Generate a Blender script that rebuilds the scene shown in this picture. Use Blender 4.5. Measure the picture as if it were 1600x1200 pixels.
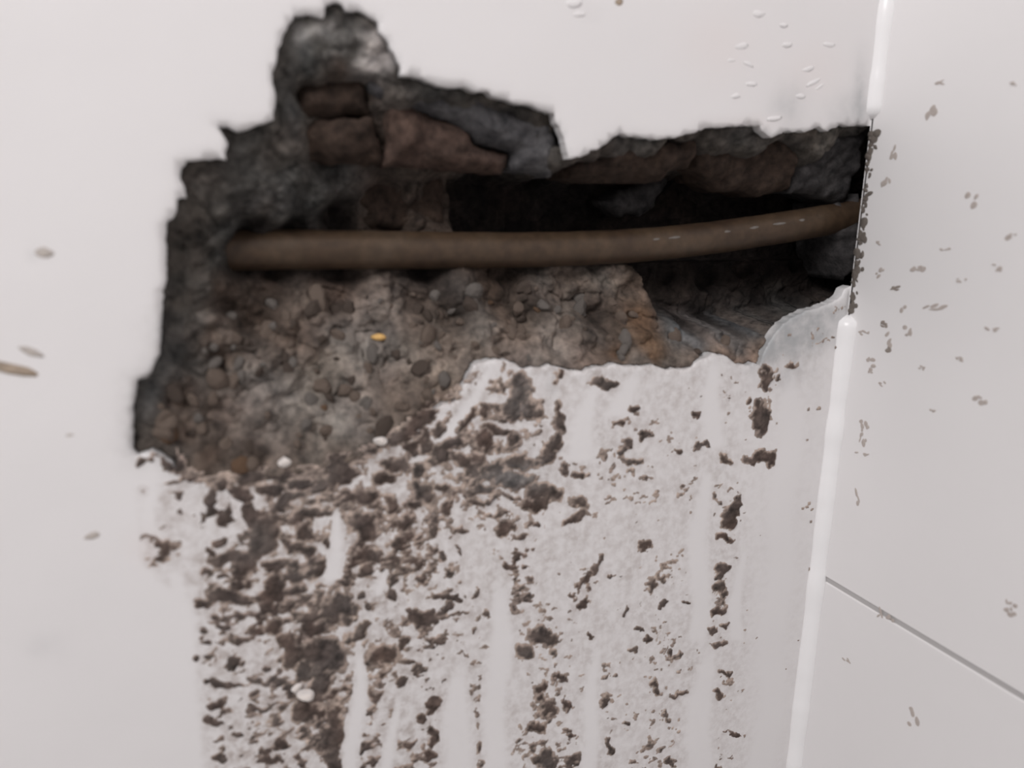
import bpy, bmesh, math, random
import numpy as np
from mathutils import Vector, Matrix
from mathutils.geometry import delaunay_2d_cdt

for o in list(bpy.data.objects):
    bpy.data.objects.remove(o)
random.seed(7)
rng = np.random.default_rng(11)
S = bpy.context.scene
COL = S.collection

# ---------------------------------------------------------------- camera
F = 1185.0                      # focal length in pixels of the 1600 px wide frame
D0 = 0.40                       # camera to wall face
ZC = 1.30                       # camera height
v_in = np.array([-507., -294., F]); v_dn = np.array([-82., 4920., F])
a_y = v_in / np.linalg.norm(v_in)
a_z = -(v_dn - a_y * v_dn.dot(a_y)); a_z /= np.linalg.norm(a_z)
a_x = np.cross(a_y, a_z)
RW = np.array([a_x, a_y, a_z])  # image axes (right, down, forward) -> world
CAM = np.array([0., -D0, ZC])
cd = bpy.data.cameras.new('camera'); co = bpy.data.objects.new('camera', cd); COL.objects.link(co)
cd.sensor_width = 36.0; cd.sensor_fit = 'HORIZONTAL'; cd.lens = 36.0 * F / 1600.0
cd.clip_start = 0.01; cd.clip_end = 50
m = Matrix.Identity(4)
for i in range(3):
    m[i][0] = RW[i, 0]; m[i][1] = -RW[i, 1]; m[i][2] = -RW[i, 2]; m[i][3] = CAM[i]
co.matrix_world = m
S.camera = co
cd.dof.use_dof = True
cd.dof.focus_distance = 0.62
cd.dof.aperture_fstop = 4.2

# ---------------------------------------------------------------- world, lamp, exposure
w = bpy.data.worlds.new('room_light'); S.world = w; w.use_nodes = True
bg = w.node_tree.nodes['Background']
bg.inputs[0].default_value = (1.0, 0.976, 0.99, 1); bg.inputs[1].default_value = 0.35
ld = bpy.data.lights.new('ceiling_light', 'AREA'); ld.shape = 'DISK'; ld.size = 0.9
ld.energy = 25; ld.color = (1.0, 0.976, 0.978)
lo = bpy.data.objects.new('ceiling_light', ld); COL.objects.link(lo)
lo.location = (-0.9, -1.0, 2.38)
lo.rotation_euler = (Vector((0.15, 0.0, 1.3)) - lo.location).to_track_quat('-Z', 'Y').to_euler()
S.view_settings.view_transform = 'Standard'; S.view_settings.look = 'None'
S.view_settings.gamma = 1.0; S.view_settings.use_curve_mapping = False
S.view_settings.exposure = -0.06

# ---------------------------------------------------------------- helpers
def at(px, py, dep=0.0):
    """point of the place seen at a pixel of the photograph, dep metres behind the wall face"""
    r = RW @ np.array([(px - 800) / F, (py - 600) / F, 1.0])
    return CAM + r * ((D0 + dep) / r[1])

def pix(x, y, z):
    P = np.stack([np.asarray(x, float) - CAM[0], np.asarray(y, float) - CAM[1], np.asarray(z, float) - CAM[2]], -1)
    q = P @ RW
    return 800 + F * q[..., 0] / q[..., 2], 600 + F * q[..., 1] / q[..., 2]

def vnoise(x, z, seed=0):
    xi = np.floor(x).astype(np.int64); zi = np.floor(z).astype(np.int64)
    xf = x - xi; zf = z - zi
    def h(a, b):
        n = (a * 374761393 + b * 668265263 + seed * 1442695041) & 0x7fffffff
        n = ((n ^ (n >> 13)) * 1274126177) & 0x7fffffff
        n = (n ^ (n >> 16)) & 0xffff
        return n / 65535.0
    u = xf * xf * (3 - 2 * xf); v = zf * zf * (3 - 2 * zf)
    return (h(xi, zi) * (1 - u) + h(xi + 1, zi) * u) * (1 - v) + (h(xi, zi + 1) * (1 - u) + h(xi + 1, zi + 1) * u) * v

def fbm(x, z, scale, octv=4, seed=0, gain=0.5):
    """signed noise, about -1..1, feature size scale in metres"""
    x = np.asarray(x, float); z = np.asarray(z, float)
    s = 0; a = 1; t = 0
    c, sn = math.cos(.6), math.sin(.6)
    for k in range(octv):
        f = 2 ** k / scale
        X, Z = x * f, z * f
        for _ in range(k): X, Z = X * c - Z * sn, X * sn + Z * c
        s = s + a * (vnoise(X + 100 + 17 * k, Z + 100 - 9 * k, seed + k) * 2 - 1); t += a; a *= gain
    return s / t * 1.6

def worley(x, z, scale, seed=0):
    X = x / scale + 500; Z = z / scale + 500
    xi = np.floor(X).astype(np.int64); zi = np.floor(Z).astype(np.int64)
    d1 = np.full(X.shape, 9.0); idv = np.zeros(X.shape)
    def h(a, b, s):
        n = (a * 73856093 ^ b * 19349663 ^ (s * 83492791)) & 0x7fffffff
        n = ((n ^ (n >> 13)) * 1274126177) & 0x7fffffff
        return ((n ^ (n >> 16)) & 0xffff) / 65535.0
    for i in (-1, 0, 1):
        for j in (-1, 0, 1):
            a = xi + i; b = zi + j
            dd = np.hypot(a + h(a, b, seed) - X, b + h(a, b, seed + 3) - Z)
            k = dd < d1
            idv = np.where(k, h(a, b, seed + 7), idv); d1 = np.where(k, dd, d1)
    return d1, idv

def inside(px, py, poly):
    px = np.asarray(px); py = np.asarray(py)
    r = np.zeros(px.shape, bool); n = len(poly); j = n - 1
    for i in range(n):
        xi, yi = poly[i]; xj, yj = poly[j]
        if yi != yj:
            c = ((yi > py) != (yj > py)) & (px < (xj - xi) * (py - yi) / (yj - yi) + xi)
            r ^= c
        j = i
    return r

def edge_dist(px, py, poly):
    d = np.full(np.shape(px), 1e9); n = len(poly)
    for i in range(n):
        ax, ay = poly[i]; bx, by = poly[(i + 1) % n]
        ex, ey = bx - ax, by - ay; L = ex * ex + ey * ey + 1e-18
        t = np.clip(((px - ax) * ex + (py - ay) * ey) / L, 0, 1)
        d = np.minimum(d, np.hypot(px - ax - t * ex, py - ay - t * ey))
    return d

def link(name, me, mat=None, parent=None):
    o = bpy.data.objects.new(name, me); COL.objects.link(o)
    if mat and me and not me.materials: me.materials.append(mat)
    if parent: o.parent = parent
    return o

def mesh(name, V, Fc, smooth=True, cols=None, flt=None):
    me = bpy.data.meshes.new(name)
    me.from_pydata([tuple(map(float, v)) for v in V] if not isinstance(V, np.ndarray) else V.tolist(), [],
                   Fc.tolist() if isinstance(Fc, np.ndarray) else Fc)
    if smooth: me.polygons.foreach_set('use_smooth', np.ones(len(me.polygons), bool))
    if cols is not None:
        a = me.color_attributes.new('tint', 'FLOAT_COLOR', 'POINT')
        a.data.foreach_set('color', np.concatenate([cols, np.ones((len(cols), 1))], 1).astype(np.float32).ravel())
    for k, arr in (flt or {}).items():
        a = me.attributes.new(k, 'FLOAT', 'POINT'); a.data.foreach_set('value', np.asarray(arr, np.float32))
    me.update()
    return me

def tag(o, label=None, cat=None, group=None, kind=None):
    if label: o['label'] = label
    if cat: o['category'] = cat
    if group: o['group'] = group
    if kind: o['kind'] = kind
    return o

# ---------------------------------------------------------------- materials
def nodes(name):
    mt = bpy.data.materials.new(name); mt.use_nodes = True
    nt = mt.node_tree; b = nt.nodes['Principled BSDF']
    return mt, nt, b
def N(nt, t, **kw):
    n = nt.nodes.new(t)
    for k, v in kw.items(): setattr(n, k, v)
    return n
def noise(nt, scale, detail=4, rough=.55, vec=None):
    n = N(nt, 'ShaderNodeTexNoise'); n.inputs['Scale'].default_value = scale
    n.inputs['Detail'].default_value = detail; n.inputs['Roughness'].default_value = rough
    if vec is None:
        tc = N(nt, 'ShaderNodeTexCoord'); vec = tc.outputs['Object']
    nt.links.new(vec, n.inputs['Vector'])
    return n
def ramp(nt, src, stops):
    r = N(nt, 'ShaderNodeValToRGB'); e = r.color_ramp.elements
    while len(e) < len(stops): e.new(.5)
    for el, (p, c) in zip(e, stops): el.position = p; el.color = (*c, 1) if len(c) == 3 else c
    nt.links.new(src, r.inputs[0]); return r
def mul(nt, a, b, mode='MULTIPLY', fac=1.0):
    mx = N(nt, 'ShaderNodeMix', data_type='RGBA', blend_type=mode)
    if isinstance(fac, float): mx.inputs[0].default_value = fac
    else: nt.links.new(fac, mx.inputs[0])
    for s, i in ((a, 6), (b, 7)):
        if isinstance(s, tuple): mx.inputs[i].default_value = (*s, 1)
        else: nt.links.new(s, mx.inputs[i])
    return mx.outputs[2]
def bump(nt, b, h, strength, dist):
    bp = N(nt, 'ShaderNodeBump'); bp.inputs['Strength'].default_value = strength; bp.inputs['Distance'].default_value = dist
    nt.links.new(h, bp.inputs['Height']); nt.links.new(bp.outputs[0], b.inputs['Normal'])

def mat_rubble(name, fixed=None, var=.55, rough=.95):
    """crumbling masonry: its own colour (from the tint attribute) with grain"""
    mt, nt, b = nodes(name)
    if fixed is None:
        at_ = N(nt, 'ShaderNodeVertexColor', layer_name='tint'); base = at_.outputs[0]
    else:
        base = fixed
    n1 = noise(nt, 160, 5, .6); n2 = noise(nt, 45, 3)
    lo_, hi_ = 1 - var, 1 + var
    r1 = ramp(nt, n1.outputs[0], [(.3, (lo_,) * 3), (.72, (hi_, hi_ * .97, hi_ * .94))])
    r2 = ramp(nt, n2.outputs[0], [(.3, (.8, .78, .78)), (.7, (1.2, 1.18, 1.14))])
    c = mul(nt, base, r1.outputs[0]); c = mul(nt, c, r2.outputs[0])
    nt.links.new(c, b.inputs['Base Color'])
    b.inputs['Roughness'].default_value = rough; b.inputs['Specular IOR Level'].default_value = .2
    n3 = noise(nt, 420, 4, .65); bump(nt, b, n3.outputs[0], .6, .0012)
    return mt

M_core = mat_rubble('rubble_masonry')
M_brick = mat_rubble('red_brown_brick', (.072, .049, .041))
M_brick2 = mat_rubble('dull_brown_brick', (.062, .046, .038))
M_brickd = mat_rubble('dark_brown_brick', (.044, .031, .025))
M_mortar = mat_rubble('blue_grey_mortar', (.078, .078, .084))
M_slab = mat_rubble('dark_slab', (.045, .043, .045))
M_stone = [mat_rubble('stone_brown', (.165, .132, .112), .35), mat_rubble('stone_grey', (.165, .152, .143), .3),
           mat_rubble('stone_dark', (.090, .072, .062), .3), mat_rubble('stone_rust', (.14, .09, .06), .3)]
M_ochre = mat_rubble('ochre_chip', (.62, .40, .16), .2)
M_mud = mat_rubble('dried_mud')
M_chip = mat_rubble('white_plaster_chip', (.74, .71, .70), .08, .6)

def mat_white(name, base=(.80, .775, .772), rough=.33, film=False):
    mt, nt, b = nodes(name)
    n = noise(nt, 6, 3); r = ramp(nt, n.outputs[0], [(.3, tuple(.97 * c for c in base)), (.7, base)])
    c = r.outputs[0]
    if film:
        fa = N(nt, 'ShaderNodeAttribute', attribute_name='film'); ga = N(nt, 'ShaderNodeAttribute', attribute_name='greyfilm')
        wa = N(nt, 'ShaderNodeAttribute', attribute_name='pink')
        # mottled thin mud film
        n1 = noise(nt, 170, 5, .62); r1 = ramp(nt, n1.outputs[0], [(.40, (.22,) * 3), (.60, (1,) * 3)])
        n2 = noise(nt, 60, 4, .6); r2 = ramp(nt, n2.outputs[0], [(.35, (.35,) * 3), (.65, (1,) * 3)])
        k = mul(nt, r1.outputs[0], r2.outputs[0])
        mm = N(nt, 'ShaderNodeMath', operation='MULTIPLY', use_clamp=True)
        nt.links.new(k, mm.inputs[0]); nt.links.new(fa.outputs['Fac'], mm.inputs[1])
        c = mul(nt, c, (.30, .23, .195), 'MIX', mm.outputs[0])
        mg = N(nt, 'ShaderNodeMath', operation='MULTIPLY', use_clamp=True)
        nt.links.new(r2.outputs[0], mg.inputs[0]); nt.links.new(ga.outputs['Fac'], mg.inputs[1])
        c = mul(nt, c, (.40, .405, .41), 'MIX', mg.outputs[0])
        c = mul(nt, c, (.80, .66, .62), 'MIX', wa.outputs['Fac'])
    nt.links.new(c, b.inputs['Base Color'])
    b.inputs['Roughness'].default_value = rough; b.inputs['Specular IOR Level'].default_value = .35
    n4 = noise(nt, 30, 3); bump(nt, b, n4.outputs[0], .12, .002)
    return mt
M_wall = mat_white('white_wall_glaze', film=True)
M_tile = mat_white('white_tile_glaze', (.80, .78, .778), .28)
M_bead = mat_white('white_corner_bead', (.90, .885, .885), .22)
M_grout = mat_white('grey_grout', (.46, .445, .44), .9)
M_floor = mat_white('pale_floor_tile', (.55, .53, .51), .4)

def mat_copper():
    mt, nt, b = nodes('tarnished_copper')
    n = noise(nt, 26, 5, .6); r = ramp(nt, n.outputs[0], [(.3, (.050, .029, .018)), (.55, (.078, .049, .029)), (.75, (.098, .068, .046))])
    n2 = noise(nt, 150, 4); r2 = ramp(nt, n2.outputs[0], [(.35, (.75,) * 3), (.7, (1.15,) * 3)])
    c = mul(nt, r.outputs[0], r2.outputs[0])
    nt.links.new(c, b.inputs['Base Color'])
    b.inputs['Metallic'].default_value = .25; b.inputs['Roughness'].default_value = .5
    bump(nt, b, n2.outputs[0], .25, .0006)
    return mt
M_cu = mat_copper()

# ---------------------------------------------------------------- the broken edge of the hole (traced on the wall face)
HOLE = [(431,150),(425,119),(437,78),(450,41),(462,19),(481,25),(503,28),(512,9),(528,3),(544,16),(566,16),(587,34),(606,62),(622,94),(628,116),
 (650,122),(687,133),(730,138),(766,144),(800,161),(831,167),(866,178),(875,200),(887,231),(891,247),(909,245),(937,231),(966,208),(987,214),
 (1016,216),(1040,216),(1087,206),(1119,197),(1150,198),(1187,195),(1206,216),(1231,203),(1260,206),(1281,200),(1294,205),(1312,195),(1363,195),
 (1357,250),(1350,300),(1344,350),(1338,400),(1331,444),(1300,475),(1250,491),(1225,506),(1200,537),(1187,569),(1162,572),(1150,569),(1137,559),(1119,553),
 (1094,562),(1081,575),(1047,578),(1019,573),(1000,572),(969,570),(944,572),(912,581),(881,578),(859,569),(847,575),(816,575),(800,566),(775,561),
 (741,572),(725,600),(712,625),(681,637),(647,666),(619,684),(590,702),(560,718),(520,730),(440,742),(380,750),(330,757),(295,745),(270,725),
 (255,712),(240,705),(215,712),(204,700),(208,681),(211,631),(214,597),(236,581),(249,550),(255,519),(252,469),(258,422),(260,359),(262,347),
 (275,340),(275,312),(294,309),(281,275),(294,250),(316,248),(356,247),(353,219),(337,197),(350,200),(375,206),(394,197),(425,187),(430,175)]
XC = float(np.mean([at(1385 - .1208 * y, y)[0] for y in (100, 400, 800, 1100)]))   # the room corner
def xz(px, py, dep=0.0):
    p = at(px, py, dep); return (float(p[0]), float(p[2]))
def roughen(poly, step, amp, seed, scale=.004, keep=None):
    out = []
    n = len(poly)
    for i in range(n):
        a = np.array(poly[i]); b = np.array(poly[(i + 1) % n])
        k = max(1, int(np.hypot(*(b - a)) / step))
        for j in range(k):
            p = a + (b - a) * j / k
            q = p + amp * np.array([float(fbm(p[0], p[1], scale, 3, seed)), float(fbm(p[0], p[1], scale, 3, seed + 31))])
            if keep and keep(p): q = p
            out.append((float(q[0]), float(q[1])))
    return out
hole_xz = [xz(*p) for p in HOLE]
hole_xz = [(XC if p[0] > 1326 else min(x, XC), z) for (x, z), p in zip(hole_xz, HOLE)]
hole_r = roughen(hole_xz, .0016, .0011, 5, .005)
hole_r = [(XC - .0002 if x > XC - .0035 else x, z) for x, z in hole_r]

def sstep(a, b, x):
    t = np.clip((x - a) / (b - a), 0, 1); return t * t * (3 - 2 * t)

# clean wipes down through the smear: (x top, y top, x bottom, y bottom, half width)
WIPES = [(240,715,235,830,14),(282,880,268,1260,24),(525,800,517,905,15),(562,1010,548,1260,13),(618,1085,604,1260,10),(600,890,592,930,10),
 (784,905,770,1260,20),(722,1040,705,1260,26),(936,1010,908,1260,12),(1100,735,1088,1000,16),(1104,1010,1086,1260,22),
 (1120,560,1110,700,18),(1240,575,1190,1260,22),(1000,575,970,650,25),(930,600,905,720,22),(1160,860,1150,1000,10),(770,575,690,690,16)]
WIPES = [(a, b, a + (c - a) * (1560 - b) / (d - b), 1560, h) if d == 1260 else (a, b, c, d, h) for a, b, c, d, h in WIPES]
def wipe_mask(px, py):
    c = np.zeros(np.shape(px))
    for x0, y0, x1, y1, hw in WIPES:
        t = (py - y0) / (y1 - y0); xc = x0 + (x1 - x0) * t
        s = (1 - sstep(.45, 1.35, np.abs(px - xc + 5 * np.sin(py * .031 + x0)) / (hw * (.35 + .65 * np.clip((py - y0) / 90., 0, 1))))) * sstep(-.04, .06, t) * (1 - sstep(.98, 1.04, t))
        c = np.maximum(c, s)
    return c
def film_map(px, py):
    L = np.interp(py, [560, 700, 760, 880, 960, 1250], [690, 560, 215, 222, 300, 322])
    f = sstep(-8, 14, px - L) * (1 - sstep(1120, 1215, px)) * sstep(560, 590, py)
    f = f * (.42 + .38 * np.exp(-((px - 460) / 240.) ** 2) + .18 * np.exp(-((px - 760) / 160.) ** 2 - ((py - 720) / 110.) ** 2))
    f = f + (.10 + .38 * (1 - sstep(540, 640, py))) * sstep(1180, 1200, px) * (1 - sstep(1250, 1330, px)) * sstep(480, 560, py)
    f = f * (1 - .22 * sstep(215, 330, px) * (1 - sstep(300, 330, px)))
    f = f * (1 - sstep(1230, 1480, py + 60 * np.sin(px * .021)))          # the smear thins out below the frame
    return f * (1 - .95 * wipe_mask(px, py))
def ell(px, py, cx, cy, rx, ry, ang=0):
    c, s = math.cos(math.radians(ang)), math.sin(math.radians(ang))
    dx, dy = px - cx, py - cy
    return np.exp(-(((dx * c + dy * s) / rx) ** 2 + ((-dx * s + dy * c) / ry) ** 2))
def grey_map(px, py):
    g = .55 * ell(px, py, 1345, 150, 12, 60) + .45 * ell(px, py, 1232, 165, 26, 34) + .45 * ell(px, py, 1325, 170, 30, 22)
    g = g + .95 * ell(px, py, 1225, 540, 55, 50, -35) + .85 * ell(px, py, 1285, 505, 45, 34) + .4 * ell(px, py, 790, 740, 60, 30, -15)
    g = g + .3 * ell(px, py, 860, 600, 14, 22) + .35 * ell(px, py, 60, 395, 14, 8) + .25 * ell(px, py, 925, 20, 16, 8) + .2 * ell(px, py, 70, 1010, 30, 20)
    g = g + .25 * ell(px, py, 1330, 470, 20, 60) + .3 * ell(px, py, 700, 1110, 40, 60) * 0
    return g
def pink_map(px, py):
    return .16 * ell(px, py, 1120, 70, 60, 60) + .14 * ell(px, py, 1270, 110, 50, 45) + .12 * ell(px, py, 1180, 190, 60, 10) + .12 * ell(px, py, 225, 855, 30, 30)

# ---------------------------------------------------------------- back wall: a slab with a ragged hole
def slab_wall():
    x0, x1, z0, z1 = -1.3, XC, 0.0, 2.4
    pts = []; edges = []
    def loop(poly):
        s = len(pts); pts.extend(poly); n = len(poly)
        edges.extend([(s + i, s + (i + 1) % n) for i in range(n)])
    ztop = [p for p in np.linspace(z0, z1, 9)]
    loop([(x0, z) for z in ztop] + [(x1 , z) for z in ztop[::-1]])
    loop(hole_r)
    fx0 = xz(-60, 1200)[0] - .03; fz1 = max(xz(-60, -60)[1], xz(1400, -60)[1]) + .03; zb = xz(700, 1580)[1]
    g = []
    for x in np.arange(fx0, XC - .001, .0045):
        for z in np.arange(zb, fz1, .0045): g.append((x + rng.uniform(-.0008, .0008), z + rng.uniform(-.0008, .0008)))
    sx0 = xz(190, 900)[0]; st = xz(800, 470)[1]
    for x in np.arange(sx0, XC - .001, .0021):
        for z in np.arange(zb, st, .0021): g.append((x, z))
    g = np.array(g)
    ins = inside(g[:, 0], g[:, 1], hole_r); d = edge_dist(g[:, 0], g[:, 1], hole_r)
    g = g[~ins & (d > .0012)]
    allp = [Vector(p) for p in pts] + [Vector((float(a), float(b))) for a, b in g]
    v, e, f, ov, oe, of = delaunay_2d_cdt(allp, edges, [], 0, 1e-6)
    V = np.array([(p.x, 0, p.y) for p in v]); T = np.array([t for t in f if len(t) == 3])
    c = V[T].mean(1)
    T = T[~inside(c[:, 0], c[:, 2], hole_r)]
    a = V[T]; nrm = np.cross(a[:, 1] - a[:, 0], a[:, 2] - a[:, 0])[:, 1]
    T[nrm > 0] = T[nrm > 0][:, ::-1]                       # face the room (-y)
    de = edge_dist(V[:, 0], V[:, 2], hole_r)
    # a slightly rounded, chipped arris and gentle waviness
    V[:, 1] += np.where(de < .0025, (1 - de / .0025) ** 2 * .0006, 0)
    V[:, 1] += .0003 * fbm(V[:, 0], V[:, 2], .06, 2, 3) * (de > .0001)
    px, py = pix(V[:, 0], V[:, 1] * 0, V[:, 2])
    # thickness
    cnt = {}
    for t in T:
        for i in range(3):
            k = (int(t[i]), int(t[(i + 1) % 3])); cnt[k] = 1
    rim = [k for k in cnt if (k[1], k[0]) not in cnt and not (V[k[0], 0] > XC - .0005 and V[k[1], 0] > XC - .0005)]
    idx = sorted({i for k in rim for i in k}); mp = {i: len(V) + j for j, i in enumerate(idx)}
    V2 = V[idx].copy(); V2[:, 1] = .008
    FC = [tuple(map(int, t)) for t in T] + [(a_, mp[a_], mp[b_], b_) for a_, b_ in rim]
    fm = np.concatenate([film_map(px, py), np.zeros(len(idx))]); gm = np.concatenate([grey_map(px, py), np.full(len(idx), .9)])
    lipd = np.exp(-de / .0035) * sstep(470, 500, py)
    gm[:len(V)] += lipd * np.where(px > 1170, .75, np.where(px < 640, .8, .30)); fm[:len(V)] += lipd * .6
    pk = np.concatenate([pink_map(px, py), np.zeros(len(idx))])
    return mesh('wall_back', np.concatenate([V, V2]), FC, True, None, {'film': fm, 'greyfilm': gm, 'pink': pk})
wall_back = tag(link('wall_back', slab_wall(), M_wall), 'white wall with a ragged broken hole in it', kind='structure')
for p in wall_back.data.polygons:
    if len(p.vertices) == 4: p.use_smooth = False

# ---------------------------------------------------------------- masonry inside the hole
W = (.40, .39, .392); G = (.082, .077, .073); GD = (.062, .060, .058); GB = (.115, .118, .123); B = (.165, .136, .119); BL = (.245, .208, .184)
R_ = (.07, .045, .035); RO = (.14, .085, .055); K = (.020, .016, .015); BD = (.066, .051, .043)  # the near-black is shade of the deep slot and under the pipe, painted as tint
CP = [(470,50,5,W),(500,40,5,W),(540,30,5,G),(590,60,4,W),(612,100,4,W),(500,80,8,G),(550,75,8,G),(580,100,8,W),(450,110,7,G),(485,105,9,GD),(530,108,10,BD),(520,150,30,BD),(480,150,26,BD),(560,150,30,BD),(510,215,32,BD),(575,215,34,BD),(640,230,34,BD),(445,170,9,G),(440,215,10,G),
 (360,215,8,GD),(400,210,10,GD),(310,265,8,G),(300,320,9,G),(340,280,11,G),(400,260,14,GD),(450,280,18,GD),(500,300,24,GD),(340,330,13,G),(400,322,19,G),
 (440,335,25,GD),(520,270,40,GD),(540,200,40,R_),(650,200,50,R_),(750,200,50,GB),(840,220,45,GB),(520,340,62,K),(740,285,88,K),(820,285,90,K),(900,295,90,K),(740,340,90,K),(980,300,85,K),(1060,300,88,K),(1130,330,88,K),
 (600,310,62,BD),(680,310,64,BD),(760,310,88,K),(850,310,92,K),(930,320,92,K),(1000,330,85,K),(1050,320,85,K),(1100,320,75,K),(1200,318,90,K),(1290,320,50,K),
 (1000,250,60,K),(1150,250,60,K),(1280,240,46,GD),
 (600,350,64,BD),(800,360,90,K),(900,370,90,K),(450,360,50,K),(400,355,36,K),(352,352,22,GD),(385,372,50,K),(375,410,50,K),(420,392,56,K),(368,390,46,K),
 (280,380,10,GD),(320,380,13,G),(335,400,18,GD),(280,440,10,GD),(320,450,13,G),(345,450,22,BD),(275,500,9,GD),(310,510,12,G),(335,520,15,B),(360,470,28,BD),
 (270,550,8,GD),(310,570,12,G),(345,560,18,BD),(235,610,7,GD),(230,660,5,G),(225,690,2.5,G),(280,620,10,BD),(290,680,6,B),(270,705,2,G),
 (420,428,52,K),(520,428,54,K),(650,426,55,K),(780,430,52,BD),(880,428,50,B),(960,428,48,BL),(980,445,46,BD),
 (420,450,40,BD),(520,455,40,BD),(650,455,40,BD),(780,455,42,BD),(900,455,42,B),(400,500,30,BD),(480,500,31,B),(580,490,33,B),(700,490,34,BD),(820,490,34,BD),(930,490,34,BD),
 (430,560,22,B),(500,560,23,BL),(600,550,23,BL),(700,540,23,B),(780,540,18,B),(860,540,18,BL),(930,540,17,B),
 (380,590,18,BL),(450,620,14,BL),(540,610,14,BL),(630,600,13,B),(700,580,12,BL),(740,555,12,B),
 (350,640,11,B),(420,670,8,B),(500,670,7,BL),(580,650,7,B),(640,630,6,B),(680,605,6,B),
 (330,710,3,BD),(400,710,2.5,BD),(470,705,1.5,B),(540,690,1,BL),(600,670,1,B),(650,640,2,B),(320,740,0,BD),(380,735,0,BD),(450,725,-.5,B),(520,712,-.6,B),(580,690,-.6,B),
 (830,560,8,BL),(900,562,8,B),(960,555,9,RO),(1010,530,15,RO),(1020,555,9,RO),(1060,520,22,GB),(1090,545,11,GB),(1150,545,9,GB),(1120,520,20,GB),(1180,520,12,GB),(1230,495,13,G),
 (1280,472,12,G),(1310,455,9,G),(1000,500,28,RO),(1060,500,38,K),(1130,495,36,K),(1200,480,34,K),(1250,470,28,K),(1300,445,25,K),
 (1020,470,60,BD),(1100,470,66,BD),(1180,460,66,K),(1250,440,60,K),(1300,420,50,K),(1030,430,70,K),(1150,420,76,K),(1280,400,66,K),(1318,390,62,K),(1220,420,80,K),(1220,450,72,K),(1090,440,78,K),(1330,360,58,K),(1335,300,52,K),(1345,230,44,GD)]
cp = []
for px, py, dep, c in CP:
    p = at(px, py, dep / 1000); cp.append((p[0], p[2], dep / 1000, *c))
for (x, z) in hole_xz:                                    # masonry meets the back of the slab, or spills over its lower lip
    px, py = pix(x, 0, z)
    if x > XC - .001 and 198 < py < 442: continue
    if py > 640 and px < 640: dd = -.0008 if px > 280 else .003
    elif py < 115: dd = .0035
    elif py > 480: dd = .004
    else: dd = .008
    cp.append((x, z, dd, *(G if py < 480 or px < 280 else B)))
cp = np.array(cp)
gx = np.arange(xz(170, 600)[0], XC + .075, .0008)
gz = np.arange(xz(500, 790)[1], xz(500, -25)[1], .0008)
GX, GZ = np.meshgrid(gx, gz)
num = np.zeros(GX.shape + (4,)); den = np.zeros(GX.shape)
for c in cp:
    d2 = (GX - c[0]) ** 2 + (GZ - c[1]) ** 2 + 7.0e-6
    wt = d2 ** -1.8
    den += wt
    num += wt[..., None] * c[2:6]
num /= den[..., None]
DEP = num[..., 0]; TINT = num[..., 1:4]
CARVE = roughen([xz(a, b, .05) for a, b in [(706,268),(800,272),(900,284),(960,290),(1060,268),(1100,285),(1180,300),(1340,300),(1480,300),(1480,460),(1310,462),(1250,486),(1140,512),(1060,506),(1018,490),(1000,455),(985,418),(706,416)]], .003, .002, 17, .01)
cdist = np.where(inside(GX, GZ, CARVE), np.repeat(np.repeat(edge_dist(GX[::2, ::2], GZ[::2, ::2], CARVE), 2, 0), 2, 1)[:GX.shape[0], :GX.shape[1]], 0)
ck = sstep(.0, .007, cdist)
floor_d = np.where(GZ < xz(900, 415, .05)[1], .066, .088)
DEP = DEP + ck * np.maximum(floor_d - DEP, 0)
shade_mix = (sstep(.0, .010, cdist) * (1 - .45 * (1 - sstep(xz(900, 470, .06)[1], xz(900, 430, .06)[1], GZ))))[..., None]
TINT = TINT * (1 - shade_mix) + np.array(K) * shade_mix  # carved recess darkened in the tint too, as painted shade
w1, id1 = worley(GX + .003 * fbm(GX, GZ, .012, 2, 8), GZ * 1.25 + .003 * fbm(GX, GZ, .012, 2, 9), .013, 4)
w2, id2 = worley(GX, GZ * 1.2, .0055, 9)
depth_amp = sstep(-.002, .018, DEP)
relief = .0032 * fbm(GX, GZ, .03, 4, 21) + .0015 * fbm(GX, GZ, .008, 3, 22)
relief += (w1 - .45) * .0042 + (id1 - .5) * .0030 + (w2 - .45) * .0018
DEP = DEP + relief * (.30 + .9 * depth_amp) * (1 - .5 * sstep(.05, .075, DEP))
ins = inside(GX, GZ, hole_r); ed = edge_dist(GX[::3, ::3], GZ[::3, ::3], hole_xz)
ed = np.repeat(np.repeat(ed, 3, 0), 3, 1)[:GX.shape[0], :GX.shape[1]]
PX, PY = pix(GX, GX * 0, GZ)
spill = (PY > 660) & (PX < 660) & (PX > 268)
out = ~ins
# under the slab it stays behind the face, except where rubble spills over the lower lip
DEP = np.where(out & ~spill, np.maximum(DEP, .0085), DEP)
DEP = np.where(out & spill, DEP + .0009 + ed * .22, DEP)
DEP = np.where(ins & ~((PY > 640) & (PX < 660)), np.maximum(DEP, .0016), DEP)
DEP = np.where(GX > XC + .068, 0.0, DEP)
keep = ins | (ed < .03) | (GX > XC)
TINT = TINT * (1 + .28 * fbm(GX, GZ, .02, 3, 41))[..., None] * (.8 + .4 * id1)[..., None]
TINT = TINT * (1 + np.stack([.07 * fbm(GX, GZ, .025, 2, 51), .01 * fbm(GX, GZ, .03, 2, 52), -.05 * fbm(GX, GZ, .025, 2, 51)], -1))
TINT = np.clip(TINT, .01, .9)
nz, nx = GX.shape
ids = np.arange(nz * nx).reshape(nz, nx)
kq = keep[:-1, :-1] & keep[1:, 1:] & keep[1:, :-1] & keep[:-1, 1:]
Q = np.stack([ids[:-1, :-1], ids[:-1, 1:], ids[1:, 1:], ids[1:, :-1]], -1)[kq]
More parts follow.
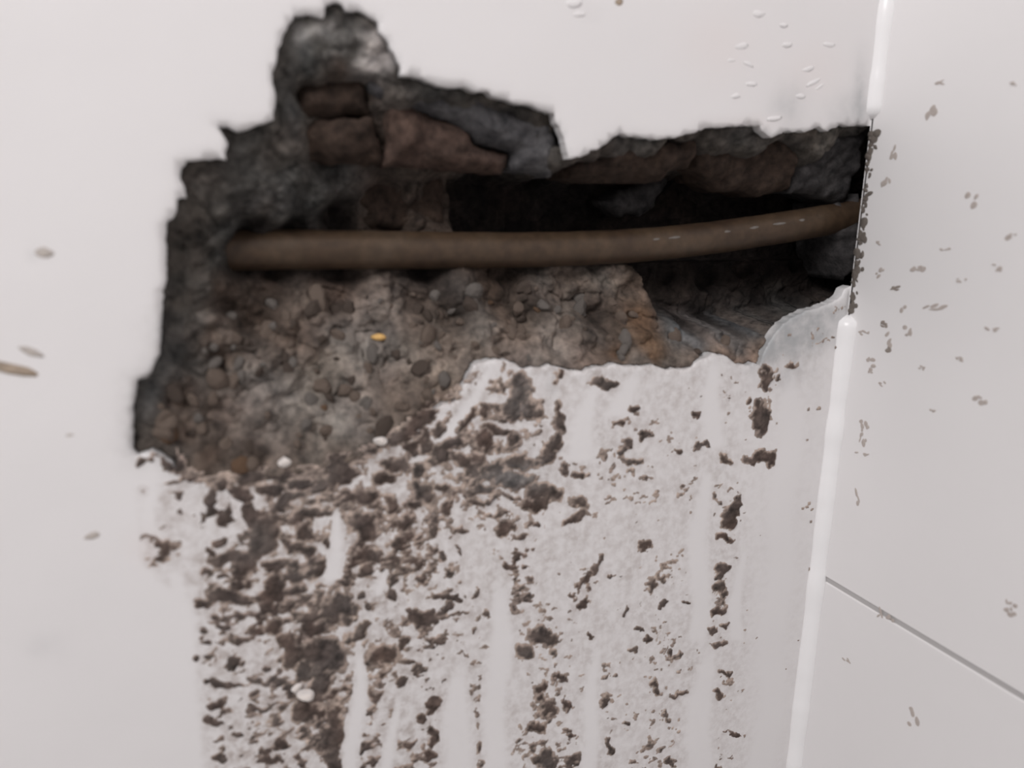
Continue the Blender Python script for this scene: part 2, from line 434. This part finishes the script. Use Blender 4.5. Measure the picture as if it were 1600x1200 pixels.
used = np.zeros(nz * nx, bool); used[Q.ravel()] = True
re = np.cumsum(used) - 1
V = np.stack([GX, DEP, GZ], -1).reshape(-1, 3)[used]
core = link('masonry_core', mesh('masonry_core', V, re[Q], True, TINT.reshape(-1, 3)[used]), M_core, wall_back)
tag(core, 'brown and grey crumbling masonry inside the hole')

def depth_at(x, z):
    i = int(np.clip(round((z - gz[0]) / .0008), 0, nz - 1)); j = int(np.clip(round((x - gx[0]) / .0008), 0, nx - 1))
    return float(DEP[i, j])

# broken bricks and mortar lumps standing in the upper part of the hole
def rough_block(name, poly_px, dep, thick, mat, seed, amp=.0022, rnd=.009, tilt=(0, 0)):
    poly = roughen([xz(a, b, dep) for a, b in poly_px], .0025, .0026, seed, .012)
    xs = [p[0] for p in poly]; zs = [p[1] for p in poly]
    pts = list(poly); n = len(poly); edges = [(i, (i + 1) % n) for i in range(n)]
    X, Z = np.meshgrid(np.arange(min(xs), max(xs), .0017), np.arange(min(zs), max(zs), .0017))
    X = X.ravel(); Z = Z.ravel()
    k = inside(X, Z, poly) & (edge_dist(X, Z, poly) > .0013)
    allp = [Vector(p) for p in pts] + [Vector((float(a), float(b))) for a, b in zip(X[k], Z[k])]
    v, e, f, *_ = delaunay_2d_cdt(allp, edges, [], 0, 1e-6)
    V = np.array([(p.x, 0, p.y) for p in v]); T = np.array([t for t in f if len(t) == 3])
    c = V[T].mean(1); T = T[inside(c[:, 0], c[:, 2], poly)]
    a = V[T]; nr = np.cross(a[:, 1] - a[:, 0], a[:, 2] - a[:, 0])[:, 1]
    T[nr > 0] = T[nr > 0][:, ::-1]
    de = edge_dist(V[:, 0], V[:, 2], poly)
    cx, cz = np.mean(xs), np.mean(zs)
    ww, wi = worley(V[:, 0], V[:, 2] * 1.3, .011, seed)
    V[:, 1] = dep + amp * fbm(V[:, 0], V[:, 2], .02, 4, seed + 2) + (ww - .4) * .003 + (wi - .5) * .002 + tilt[0] * (V[:, 0] - cx) + tilt[1] * (V[:, 2] - cz)
    V[:, 1] += np.where(de < rnd, (1 - de / rnd) ** 2 * rnd * .8, 0)
    cnt = {(int(t[i]), int(t[(i + 1) % 3])) for t in T for i in range(3)}
    rim = [k_ for k_ in cnt if (k_[1], k_[0]) not in cnt]
    idx = sorted({i for k_ in rim for i in k_}); mp = {i: len(V) + j for j, i in enumerate(idx)}
    V2 = V[idx].copy(); V2[:, 1] = dep + thick
    FC = [tuple(map(int, t)) for t in T] + [(q, mp[q], mp[r], r) for q, r in rim]
    return link(name, mesh(name, np.concatenate([V, V2]), FC), mat, wall_back)

rough_block('brick', [(464,128),(500,112),(574,116),(584,178),(530,181),(466,180)], .017, .03, M_brickd, 101, .003)
rough_block('brick', [(460,188),(530,186),(590,184),(603,220),(602,259),(520,258),(450,246)], .018, .035, M_brickd, 102, .003, tilt=(0, -.3))
tag(rough_block('brick', [(604,160),(650,168),(700,184),(740,216),(800,238),(790,266),(700,264),(606,260)], .017, .04, M_brick, 103, .003, tilt=(0, -.15)), 'reddish broken brick face')
tag(rough_block('mortar_lump', [(578,120),(640,122),(690,136),(765,148),(800,164),(866,184),(878,225),(886,252),(870,272),(812,264),(806,236),(745,212),(702,180),(650,164),(604,155)], .012, .04, M_mortar, 104, .003, tilt=(0, -.06)), 'blue-grey mortar lump')
rough_block('brick', [(532,272),(600,268),(700,274),(706,356),(640,360),(536,358)], .056, .03, M_brickd, 105, .003)
rough_block('brick', [(892,256),(915,248),(940,236),(966,218),(1020,222),(1088,212),(1092,262),(1040,280),(960,288),(900,272)], .016, .045, M_brickd, 106, .003, tilt=(0, -.45))
rough_block('brick', [(1094,210),(1130,204),(1190,204),(1206,222),(1250,214),(1252,300),(1200,304),(1150,296),(1096,268)], .019, .045, M_brickd, 107, .003, tilt=(0, -.45))
rough_block('mortar_lump', [(1256,212),(1300,204),(1352,204),(1350,262),(1336,322),(1290,312),(1256,300)], .018, .04, M_slab, 108, .003, tilt=(0, -.25))
rough_block('mortar_lump', [(1240,218),(1262,206),(1320,212),(1332,226),(1300,236),(1250,234)], .010, .02, M_mortar, 113, .002)
rough_block('mortar_lump', [(1316,322),(1350,305),(1360,350),(1352,410),(1330,436),(1322,400),(1314,360)], .020, .05, M_slab, 115, .003)
rough_block('stone_slab', [(936,312),(990,290),(1052,264),(1086,274),(1040,312),(1000,336),(960,338)], .060, .012, M_slab, 109, tilt=(.35, .2))

# stones bedded in the slope below the pipe
def stone_mesh(seed, name):
    bm = bmesh.new(); bmesh.ops.create_icosphere(bm, subdivisions=2, radius=1)
    r = random.Random(seed); ax = [Vector((r.uniform(-1, 1), r.uniform(-1, 1), r.uniform(-1, 1))).normalized() for _ in range(9)]
    cut = [r.uniform(.55, .9) for _ in ax]
    for vv in bm.verts:
        for a, c in zip(ax, cut):
            d = vv.co.dot(a)
            if d > c: vv.co -= a * (d - c) * .92
    me = bpy.data.meshes.new(name); bm.to_mesh(me); bm.free()
    return me
SM = {}
for mi, mm in enumerate(M_stone):
    for k in range(4):
        me = stone_mesh(40 + mi * 10 + k, 'stone'); me.materials.append(mm); SM[(mi, k)] = me
n_st = 0; tries = 0
SLOPE = [(400,470),(700,450),(960,445),(1010,500),(1150,530),(1120,550),(960,566),(760,556),(700,612),(620,670),(520,716),(420,730),(320,735),(250,690),(240,620),(290,560),(350,500)]
while n_st < 150 and tries < 4000:
    tries += 1
    px = random.uniform(220, 1160); py = random.uniform(440, 745)
    if not inside(np.array([px]), np.array([py]), SLOPE)[0]: continue
    p = at(px, py, .02)
    for _ in range(4):
        d = depth_at(p[0], p[2]); p = at(px, py, d)
    s = min(.0085, max(.0022, random.lognormvariate(math.log(.0036), .42)))
    mi = random.choices((0, 1, 2, 3), (5, 3, 4, .6))[0]
    o = link('stone', SM[(mi, random.randrange(4))], None, core)
    o.location = (p[0], d + s * .15, p[2]); o.rotation_euler = [random.uniform(0, 6.28) for _ in range(3)]
    o.scale = (s * random.uniform(.9, 1.5), s * random.uniform(.7, 1.1), s * random.uniform(.6, 1.0))
    n_st += 1
def chip(name, px, py, size, mat, label, cat, seed, rot=(0, 0, 0), proud=.001, on_wall=False):
    p = at(px, py, 0 if on_wall else .02)
    d = 0
    if not on_wall:
        for _ in range(4):
            d = depth_at(p[0], p[2]); p = at(px, py, d)
    me = stone_mesh(seed, name)
    for vv in me.vertices: vv.co = Vector((vv.co.x * size[0], vv.co.y * size[1], vv.co.z * size[2]))
    o = link(name, me, mat); o.location = (p[0], d - proud, p[2]); o.rotation_euler = rot
    return tag(o, label, cat)
chip('ochre_chip', 590, 526, (.0052, .003, .0022), M_ochre, 'small ochre yellow chip lying on the brown rubble below the pipe', 'chip', 3, (0, .1, 0))
chip('plaster_chip', 594, 688, (.0045, .003, .003), M_chip, 'small white plaster chip at the lower right edge of the rubble', 'chip', 4)
chip('plaster_chip', 444, 721, (.0038, .003, .0032), M_chip, 'small white plaster chip on the dark lower lip of the rubble', 'chip', 5)

# ---------------------------------------------------------------- copper pipe
def tube(name, pts, rad, mat, parent=None, seg=40):
    P = [Vector(p) for p in pts]; V = []; Fc = []
    up = Vector((0, 0, 1))
    for i, p in enumerate(P):
        t = (P[min(i + 1, len(P) - 1)] - P[max(i - 1, 0)]).normalized()
        s = t.cross(up).normalized(); u = s.cross(t)
        r = rad * (1 + .012 * math.sin(i * 1.7) * math.sin(i * .6))
        for k in range(seg):
            a = 2 * math.pi * k / seg; V.append(p + (s * math.cos(a) + u * math.sin(a)) * r)
    for i in range(len(P) - 1):
        for k in range(seg):
            Fc.append((i * seg + k, i * seg + (k + 1) % seg, (i + 1) * seg + (k + 1) % seg, (i + 1) * seg + k))
    V += [P[0], P[-1]]; a, b = len(V) - 2, len(V) - 1
    for k in range(seg):
        Fc.append((a, (k + 1) % seg, k)); q = (len(P) - 1) * seg
        Fc.append((b, q + k, q + (k + 1) % seg))
    return link(name, mesh(name, [tuple(v) for v in V], Fc), mat, parent)
ctrl = [(300,391,43),(360,391,43),(450,390,43),(560,390.5,43),(680,391,43),(800,391,43),(900,388.5,42),(1000,383,40),(1100,373,37),(1200,359,34),(1280,346,31),(1330,337,29),(1375,328,28)]
cpt = np.array([at(a, b, c / 1000) for a, b, c in ctrl])
tt = np.arange(len(ctrl)); ts = np.linspace(0, len(ctrl) - 1, 90)
def catmull(P, t):
    i = min(int(t), len(P) - 2); f = t - i
    p0, p1, p2, p3 = P[max(i - 1, 0)], P[i], P[i + 1], P[min(i + 2, len(P) - 1)]
    return .5 * (2 * p1 + (p2 - p0) * f + (2 * p0 - 5 * p1 + 4 * p2 - p3) * f * f + (3 * p1 - p0 - 3 * p2 + p3) * f ** 3)
pipe = tube('copper_pipe', [catmull(cpt, t) for t in ts], .0110, M_cu)
tag(pipe, 'tarnished brown copper pipe running across the broken hole', 'pipe')
# pale scrapes on the right half of the pipe
for k, (px, py, L) in enumerate([(1168,352,.004),(1205,349,.006),(1238,352,.003),(1120,361,.003),(1040,372,.005),(1010,377,.003)]):
    j = min(range(90), key=lambda i: abs(pix(*catmull(cpt, ts[i]))[0] - px))
    c = catmull(cpt, ts[j]); t = Vector(catmull(cpt, ts[min(j + 1, 89)]) - c).normalized()
    toc = Vector(CAM - c); toc -= t * toc.dot(t); s = t.cross(Vector((0, 0, 1))).normalized()
    u = s.cross(t); nn = (toc.normalized() + u * .28).normalized()
    me = stone_mesh(70 + k, 'scrape')
    for vv in me.vertices: vv.co = Vector((vv.co.x * L, vv.co.y * .0005, vv.co.z * .0010))
    me.materials.append(M_stone[1])
    o = link('scrape', me, None, pipe); o.location = Vector(c) + nn * .0110
    o.rotation_euler = Matrix((t, -nn, (-nn).cross(t) * -1)).transposed().to_euler()

# ---------------------------------------------------------------- right wall: tiles on a bed, with a grout joint
zj = None
for yy in np.linspace(-.001, -.02, 3): pass
def right_at(px, py):
    r = RW @ np.array([(px - 800) / F, (py - 600) / F, 1.0]); return CAM + r * ((XC - CAM[0]) / r[0])
jA = right_at(1310, 917); jB = right_at(1590, 1086)
ZJ = float((jA[2] + jB[2]) / 2)
def box_mesh(name, x0, x1, y0, y1, z0, z1, bev=0):
    bm = bmesh.new(); bmesh.ops.create_cube(bm, size=1)
    for vv in bm.verts:
        vv.co = Vector(((x0 + x1) / 2 + vv.co.x * (x1 - x0), (y0 + y1) / 2 + vv.co.y * (y1 - y0), (z0 + z1) / 2 + vv.co.z * (z1 - z0)))
    if bev: bmesh.ops.bevel(bm, geom=bm.edges[:], offset=bev, segments=3, affect='EDGES', profile=.5)
    me = bpy.data.meshes.new(name); bm.to_mesh(me); bm.free(); return me
wall_right = tag(link('wall_right', box_mesh('wall_right', XC + .0010, XC + .1, -1.6, -.0005, 0, 2.4), M_grout), 'white tiled side wall right of the hole', kind='structure')
rows = [ZJ + .6 * k for k in range(-3, 5)]
GAP = .0018
for a, b in zip(rows[:-1], rows[1:]):
    z0 = max(a + GAP, 0); z1 = min(b - GAP, 2.4)
    if z1 - z0 < .05: continue
    for y1, y0 in ((-.0004, -.8), (-.8 - 2 * GAP, -1.6)):
        link('tile', box_mesh('tile', XC, XC + .008, y0, y1, z0, z1, .0012), M_tile, wall_right)

# corner bead: whole above and below the hole, knocked away beside it
def bead(name, ya, yb, rad, seed):
    za = at(1385 - .1208 * ya, ya)[2]; zb = at(1385 - .1208 * yb, yb)[2]
    if ya < 0: za = 2.4
    if yb > 1200: zb = 0.0
    n = max(10, int(abs(za - zb) / .004)); V = []; Fc = []; K_ = 9
    for i in range(n + 1):
        z = za + (zb - za) * i / n
        e = min(1, i * .004 / .006 + .25) if ya > 0 else 1
        e2 = min(1, (n - i) * .004 / .006 + .25) if yb < 1200 else 1
        r = rad * (1 + .10 * float(fbm(z, seed, .02, 3, seed))) * min(e, e2)
        for k in range(K_):
            a = math.pi / 2 * k / (K_ - 1)
            V.append((XC + .001 - (r + .001) * math.cos(a), .001 - (r + .001) * math.sin(a), z))
        V.append((XC + .001, .001, z))
    K1 = K_ + 1
    for i in range(n):
        for k in range(K1):
            Fc.append((i * K1 + k, (i + 1) * K1 + k, (i + 1) * K1 + (k + 1) % K1, i * K1 + (k + 1) % K1))
    Fc.append(tuple(range(K1))); Fc.append(tuple(range(n * K1 + K1 - 1, n * K1 - 1, -1)))
    me = mesh(name, V, Fc)
    bm = bmesh.new(); bm.from_mesh(me); bmesh.ops.recalc_face_normals(bm, faces=bm.faces[:]); bm.to_mesh(me); bm.free()
    return link(name, me, M_bead)
tag(bead('trim_1', -80, 186, .0065, 3), 'white corner bead above the hole', kind='structure')
tag(bead('trim_2', 492, 1300, .0085, 5), 'white corner bead below the hole', kind='structure')

# floor of the room, below the frame
tag(link('floor', box_mesh('floor', -1.3, XC + .1, -1.6, .1, -.05, 0), M_floor), 'pale floor of the room', kind='structure')

# ---------------------------------------------------------------- mud smeared on the wall below the hole
BL_ = """270 775 12 9 0|327 785 11 24 10|392 803 20 18 0|442 785 38 11 -20|480 803 36 8 -12|405 843 22 38 20|355 872 34 10 0|380 882 24 18 0|323 890 10 7 0|483 828 14 14 0
570 775 22 17 0|570 822 28 21 0|575 868 22 12 15|658 770 16 24 -20|430 880 20 6 -10|370 912 15 12 0|430 915 17 28 15|500 890 22 16 20|315 940 14 8 0|373 937 22 11 25|418 940 13 22 0
527 953 22 24 0|455 940 14 7 0|430 978 20 20 30|493 980 30 13 -20|383 1003 15 8 -10|611 906 10 10 0|611 931 11 10 0|661 966 24 13 0|574 894 14 11 0|500 1025 40 28 10|452 1019 18 30 0
472 1050 14 14 0|500 1066 18 26 0|481 1109 24 24 0|519 1125 18 26 0|515 1156 27 25 0|525 1190 17 24 0|381 1003 14 8 0|366 1031 14 13 -40|350 1069 30 9 0|334 1103 20 11 0|331 1131 14 10 0
303 1028 10 7 0|340 1187 12 8 0|597 1025 28 21 0|628 1066 12 6 -10|678 1100 14 20 0|675 1150 10 15 0|669 1178 10 9 0|587 1190 10 12 0|472 1190 12 6 0|345 760 18 10 0|300 750 10 8 0
703 697 20 9 -30|690 715 9 14 0|725 725 22 11 20|775 672 28 6 10|800 690 10 12 40|872 655 9 30 15|858 705 10 26 20|819 722 26 15 0|803 753 34 13 0|850 772 28 16 0|834 790 16 11 0
912 785 20 9 20|903 808 26 8 -25|741 785 14 5 35|765 785 20 4 -10|800 780 18 4 10|790 825 15 17 0|840 823 8 4 0|719 823 8 6 0|689 869 8 10 0|716 858 12 3 30|634 818 13 12 0|631 850 18 6 0
794 881 12 8 20|703 931 20 8 20|694 953 18 9 -30|662 966 20 11 0|847 994 21 17 0|825 1018 16 11 0|932 885 5 20 30|910 912 4 22 40|919 940 11 11 0|1019 915 14 13 0|1012 853 10 6 0|1031 940 6 6 0
909 740 10 7 0|980 697 12 6 20|1097 698 10 6 0|1009 680 8 6 0|1069 759 7 5 0|844 1076 12 14 20|850 1108 17 14 0|842 1140 14 12 0|850 1190 18 16 0|1026 1072 8 14 -15|1032 1119 6 5 0
1124 892 12 9 -20|1125 918 11 14 0|1116 954 15 9 -25|1114 982 9 8 0|1139 978 10 4 15|1127 1007 8 6 0|1094 1001 7 5 0|1120 1082 8 5 0|949 1166 7 13 0|921 990 9 4 45|957 1059 7 4 0|872 1057 10 4 0|1045 1020 7 6 0
1187 656 12 26 10|1180 716 18 10 -30|1202 716 15 9 -30|1131 721 12 9 0|1150 789 10 18 15|1142 815 10 14 20|1129 841 10 8 0|1200 590 8 22 10|1234 568 18 5 -8|1169 625 8 7 0|1325 484 12 8 0|1316 545 7 7 0
815 610 22 24 15|830 640 18 20 0|800 640 16 18 20|875 590 9 12 0|945 598 18 8 0|780 600 8 12 20|750 690 14 18 30|730 655 9 22 30|760 640 10 10 0|880 730 9 12 0|690 670 10 12 30|670 700 14 10 0|640 700 16 9 0
620 730 18 11 0|650 735 12 14 0|600 750 14 10 0|540 745 22 9 -10|500 760 20 9 -15|460 755 22 10 -10|420 765 20 10 0|380 775 16 12 0|350 810 10 12 0|345 845 14 9 0|540 780 16 7 -15|610 790 9 16 0|640 790 10 8 0
690 760 12 8 0|700 790 8 10 0|680 830 8 12 0|650 880 14 6 10|660 905 12 5 0|700 890 7 5 0|740 740 14 8 0|770 740 18 8 20|215 726 12 8 0|236 725 9 7 0|262 858 14 10 35|275 800 8 5 0|245 850 16 4 20|255 872 14 4 10
960 900 6 4 0|975 950 7 5 0|1000 985 6 7 30|1075 940 6 4 0|990 1020 6 5 0|1006 1000 7 5 0|1090 640 8 6 0|1060 700 8 4 0|985 640 9 4 0|965 660 10 5 10|990 720 12 5 20|970 705 10 6 0|1085 980 6 4 0|1180 1000 5 4 0
1225 1045 7 6 0|1135 1055 6 4 0|1145 1145 9 7 0|1125 1195 8 5 0|1045 1195 10 6 0|940 1095 7 6 0|890 1145 8 5 0|885 1105 6 5 0|980 1135 6 3 0|1060 1085 12 4 0|760 960 10 8 0|745 930 9 5 0|740 985 8 6 0
560 985 14 10 0|550 950 9 9 0|580 950 9 10 0|630 1000 12 12 0|640 960 8 8 0|640 1030 12 6 0|690 1000 9 7 0|655 1120 8 10 0|640 1160 9 7 0|400 1060 12 6 0|420 1040 10 6 0|440 1075 12 5 10|400 1110 16 5 0|430 1130 14 6 0
370 1150 14 5 0|410 1170 12 6 0|440 1160 10 8 0|350 980 12 6 0|330 1000 9 4 0|340 960 9 5 0|400 985 10 6 0|465 1000 10 7 0|330 860 10 6 0|350 900 12 6 0|340 925 9 6 0|470 860 12 14 20|450 845 12 8 0|510 850 6 12 0|540 910 10 8 0|560 930 10 6 0"""
blobs = [tuple(map(float, b.split())) for line in BL_.split('\n') for b in line.split('|')]
st = .0007
mx = np.arange(xz(185, 900)[0], XC - .004, st); mz = np.arange(xz(700, 1500)[1], xz(800, 470)[1], st)
MX, MZ = np.meshgrid(mx, mz)
PX, PY = pix(MX, MX * 0, MZ)
wx = PX + 12 * fbm(MX, MZ, .010, 4, 61, .6); wy = PY + 9 * fbm(MX, MZ, .010, 4, 67, .6)
H = np.full(MX.shape, -1.0)
for cx, cy, rx, ry, an in blobs:
    bx = max(rx, ry) + 22
    i = np.abs(PX - cx) < bx; i &= np.abs(PY - cy) < bx
    if not i.any(): continue
    rws = np.where(i.any(1))[0]; cls = np.where(i.any(0))[0]
    sl = (slice(rws[0], rws[-1] + 1), slice(cls[0], cls[-1] + 1))
    c, s = math.cos(math.radians(an)), math.sin(math.radians(an))
    dx, dy = wx[sl] - cx, wy[sl] - cy
    r = np.hypot((dx * c + dy * s) / rx, (-dx * s + dy * c) / ry)
    H[sl] = np.maximum(H[sl], 1.12 - r ** 1.6)
dens = film_map(PX, PY)
lace = 1 - 2.2 * np.abs(fbm(MX + .002 * fbm(MX, MZ, .008, 2, 70), MZ * 1.25, .011, 4, 77, .6))   # veined, lacy film
spk = .55 * lace + .55 * fbm(MX, MZ * 1.4, .0048, 3, 78) + .5 * fbm(MX, MZ, .022, 2, 79) - (1.22 - 1.30 * dens) - .24 * sstep(800, 960, PX)
spk = np.where(dens < .05, -1, spk)
H = H + .30 * fbm(MX, MZ, .0035, 3, 83)
H = np.maximum(H, np.minimum(spk, .75))
wm = wipe_mask(PX, PY)
H = H - 1.6 * wm * (PY > 700)
inh = inside(MX, MZ, hole_r)
hd = edge_dist(MX[::4, ::4], MZ[::4, ::4], hole_xz); hd = np.repeat(np.repeat(hd, 4, 0), 4, 1)[:MX.shape[0], :MX.shape[1]]
lipL = (PX < 760) & (PX > 275) & (hd < .006)
# a ragged crust where the rubble runs out over the lower lip
crust = .75 + .75 * fbm(MX, MZ, .009, 4, 85) - hd / np.where(inh, .006, .0065)
H = np.where((PX < 700) & (PX > 235) & (PY > 640) & (hd < .014), np.maximum(H, crust - .5 * wm), H)
inh &= ~lipL
H = np.where(inh, -1, H)
thick = np.where(H > 0, .0002 + .0012 * np.clip(H - .1, 0, 1.2) ** .8, .0006 * H)
thick += np.where(H > .1, .0004 * fbm(MX, MZ, .003, 3, 91), 0)
kv = H > 0
kq = kv[:-1, :-1] | kv[1:, 1:] | kv[1:, :-1] | kv[:-1, 1:]
kq &= ~(inh[:-1, :-1] | inh[1:, 1:] | inh[1:, :-1] | inh[:-1, 1:])
# connected patches
lab = -np.ones(kq.shape, int); comps = []
qs = set(map(tuple, np.argwhere(kq)))
while qs:
    s0 = qs.pop(); stack = [s0]; cur = [s0]
    while stack:
        a, b = stack.pop()
        for d in ((a + 1, b), (a - 1, b), (a, b + 1), (a, b - 1)):
            if d in qs: qs.remove(d); stack.append(d); cur.append(d)
    comps.append(cur)
comps.sort(key=len, reverse=True)
mixv = np.clip(.5 + .5 * fbm(MX, MZ, .022, 3, 95), 0, 1)[..., None]
mc = np.array((.096, .070, .061)) * mixv + np.array((.100, .087, .083)) * (1 - mixv)
gb = np.clip(ell(PX, PY, 805, 745, 55, 24, -10) * 1.0 + .5 * ell(PX, PY, 815, 620, 30, 35), 0, 1)[..., None]
mc = mc * (1 - gb) + np.array((.17, .165, .165)) * gb
mc = mc * (1 + .25 * fbm(MX, MZ, .006, 3, 97))[..., None]
thin = (1 - sstep(.02, .55, np.clip(H, 0, 1)))[..., None]
mc = mc * (1 - thin) + np.array((.40, .335, .30)) * thin          # thin dried edges are paler
mid = np.arange(MX.size).reshape(MX.shape)
mV = np.stack([MX, -thick, MZ], -1).reshape(-1, 3); mcf = np.clip(mc.reshape(-1, 3), .01, .8)
smear = bpy.data.objects.new('mud_smear', None); COL.objects.link(smear)
smear.empty_display_size = .05
tag(smear, 'dark brown mud smeared and wiped down the white wall below the hole', 'mud')
def patch(name, quads):
    q = np.array(quads); a, b = q[:, 0], q[:, 1]
    Q = np.stack([mid[a, b], mid[a, b + 1], mid[a + 1, b + 1], mid[a + 1, b]], -1)
    u, inv = np.unique(Q.ravel(), return_inverse=True)
    return link(name, mesh(name, mV[u], inv.reshape(Q.shape), True, mcf[u]), M_mud, smear)
big = [c for c in comps if len(c) >= 90][:290]
rest = [q for c in comps if len(c) < 90 and len(c) > 2 for q in c]
for c in big: patch('mud_clump', c)
cr = patch('mud_crumbs', rest); cr['kind'] = 'stuff'
chip('plaster_chip', 478, 1082, (.0062, .002, .0040), M_chip, 'largest white plaster chip stuck in the mud smear near the bottom', 'chip', 6, (0, .5, 0), .0025, True)
chip('plaster_chip', 462, 1072, (.004, .0014, .0022), M_chip, 'slim white plaster sliver beside the largest chip in the mud smear', 'chip', 8, (0, -.5, 0), .002, True)

# ---------------------------------------------------------------- specks, flakes and the smudge at the left
def speck_mesh(seed, mat):
    me = stone_mesh(seed, 'speck'); me.materials.append(mat); return me
M_sp = mat_rubble('pale_brown_speck', (.62, .57, .545), .10)
M_sp2 = mat_rubble('dark_speck', (.38, .34, .315), .3)
SP = [speck_mesh(300 + k, M_sp) for k in range(4)]; SD = [speck_mesh(310 + k, M_sp2) for k in range(4)]
splash = bpy.data.objects.new('mud_splash', None); COL.objects.link(splash); splash.location = (XC, -.08, ZC - .05); splash.empty_display_size = .03
tag(splash, 'small pale brown mud specks splashed over the tiled right wall', 'mud')
SPECKS = [(1525,312,11,10,0),(1578,370,9,6,0),(1398,452,11,4,1),(1410,480,8,7,0),(1460,481,22,4,0),(1385,508,8,5,1),(1420,514,8,8,0),(1388,530,6,10,0),(1390,547,8,5,1),
 (1362,566,9,6,0),(1364,582,8,6,0),(1545,513,10,5,0),(1392,245,8,10,0),(1385,283,8,9,0),(1376,425,7,6,0),(1435,422,9,6,0),(1533,625,9,8,0),(1576,955,9,8,0),(1458,165,9,11,0),
 (1468,128,12,3,0),(1350,665,9,9,0),(1348,690,5,10,0),(1345,708,14,3,0),(1340,770,5,14,0),(1324,1030,7,4,0),(1424,1120,7,10,0),(1372,960,5,10,0),(1392,965,12,9,0),(1580,130,7,3,0),
 (1560,420,8,4,0),(1500,440,7,3,0),(1350,520,7,4,0),(1480,390,9,3,0),(1375,380,9,3,0),(1580,950,6,6,0),(1455,640,7,3,0),(1310,690,6,3,0),(1500,560,6,3,0),(1380,600,6,4,0),(1440,575,6,3,0)]
for k, (px, py, rx, ry, dk) in enumerate(SPECKS):
    p = right_at(px, py)
    if p[0] > XC + .001 or p[1] > -.0005: continue
    dist = np.linalg.norm(p - CAM); s = dist / F
    for q in range(random.randint(3, 5)):
        o = link('speck', (SD if dk else SP)[(k + q) % 4], None, splash)
        o.location = (XC - splash.location.x - .0001, p[1] - splash.location.y + random.gauss(0, rx * s * .55), p[2] - splash.location.z + random.gauss(0, ry * s * .5))
        o.scale = (.00025, rx * s * random.uniform(.25, .7), ry * s * random.uniform(.25, .65)); o.rotation_euler = (random.uniform(-.6, .6), 0, 0)
# mud clinging to the broken edge at the corner
M_edge = mat_rubble('corner_mud', (.20, .18, .165), .5)
SE = [speck_mesh(320 + k, M_edge) for k in range(5)]
for k in range(80):
    z = random.uniform(at(1361, 198)[2], at(1326, 490)[2])
    o = link('speck', random.choice(SE), None, splash)
    o.location = (XC - splash.location.x - .0002, -.0006 - abs(random.gauss(0, .0028)) - splash.location.y, z - splash.location.z)
    k2 = random.uniform(.5, 1.3)
    o.scale = (.0009 * k2, .0018 * k2 * random.uniform(.7, 1.8), .0016 * k2 * random.uniform(.5, 2.2)); o.rotation_euler = (random.uniform(-.8, .8), 0, 0)
def wall_blob(name, px, py, rx, ry, hgt, mat, seed, parent=None, ang=0):
    p = at(px, py, 0); s = np.linalg.norm(p - CAM) / F
    me = stone_mesh(seed, name)
    for vv in me.vertices: vv.co = Vector((vv.co.x * rx * s, vv.co.y * hgt, vv.co.z * ry * s))
    o = link(name, me, mat, parent); o.location = p; o.rotation_euler = (0, math.radians(ang), 0)
    for f in me.polygons: f.use_smooth = True
    return o
M_sm = mat_rubble('brown_smudge', (.36, .30, .245), .35); M_sm2 = mat_rubble('grey_smudge', (.48, .45, .43), .12)
a = wall_blob('mud_smudge', 18, 575, 36, 9, .0012, M_sm, 401, None, 18); tag(a, 'long brown mud smudge on the white wall at the left edge', 'mud')
tag(wall_blob('mud_smudge', 50, 550, 18, 6, .0007, M_sm2, 402, None, 25), 'faint beige smudge just above the long brown smudge', 'mud')
tag(wall_blob('mud_speck', 70, 394, 12, 8, .0007, M_sm2, 403), 'grey speck alone on the white wall high at left', 'mud')
tag(wall_blob('mud_speck', 143, 838, 13, 6, .0006, M_sm2, 404, None, -20), 'faint beige speck on the white wall left of the smear', 'mud')
tag(wall_blob('mud_speck', 110, 680, 8, 3, .0005, M_sm2, 405), 'faint small speck on the white wall left of the rubble', 'mud')
# flaking paint above the hole near the corner
for k, (px, py, rx, ry, an) in enumerate([(1158,72,14,5,-10),(1186,22,12,5,0),(1168,100,12,4,20),(1150,150,10,4,-10),(1175,132,12,4,0),(1230,70,10,4,-15),(1272,128,16,4,-25),(1282,135,10,3,-30),
        (1295,70,12,4,-5),(1262,108,12,4,-15),(1210,185,14,4,-10),(1225,40,8,3,0),(895,6,16,6,-8),(905,22,12,4,-10),(1142,95,8,3,0),(1250,150,10,4,0)]):
    wall_blob('paint_flake', px, py, rx, ry, .0006, M_wall, 500 + k, wall_back, an)
tag(wall_blob('mud_speck', 968, 3, 8, 6, .0008, M_sm, 430), 'brown speck on the white wall at the top edge', 'mud')
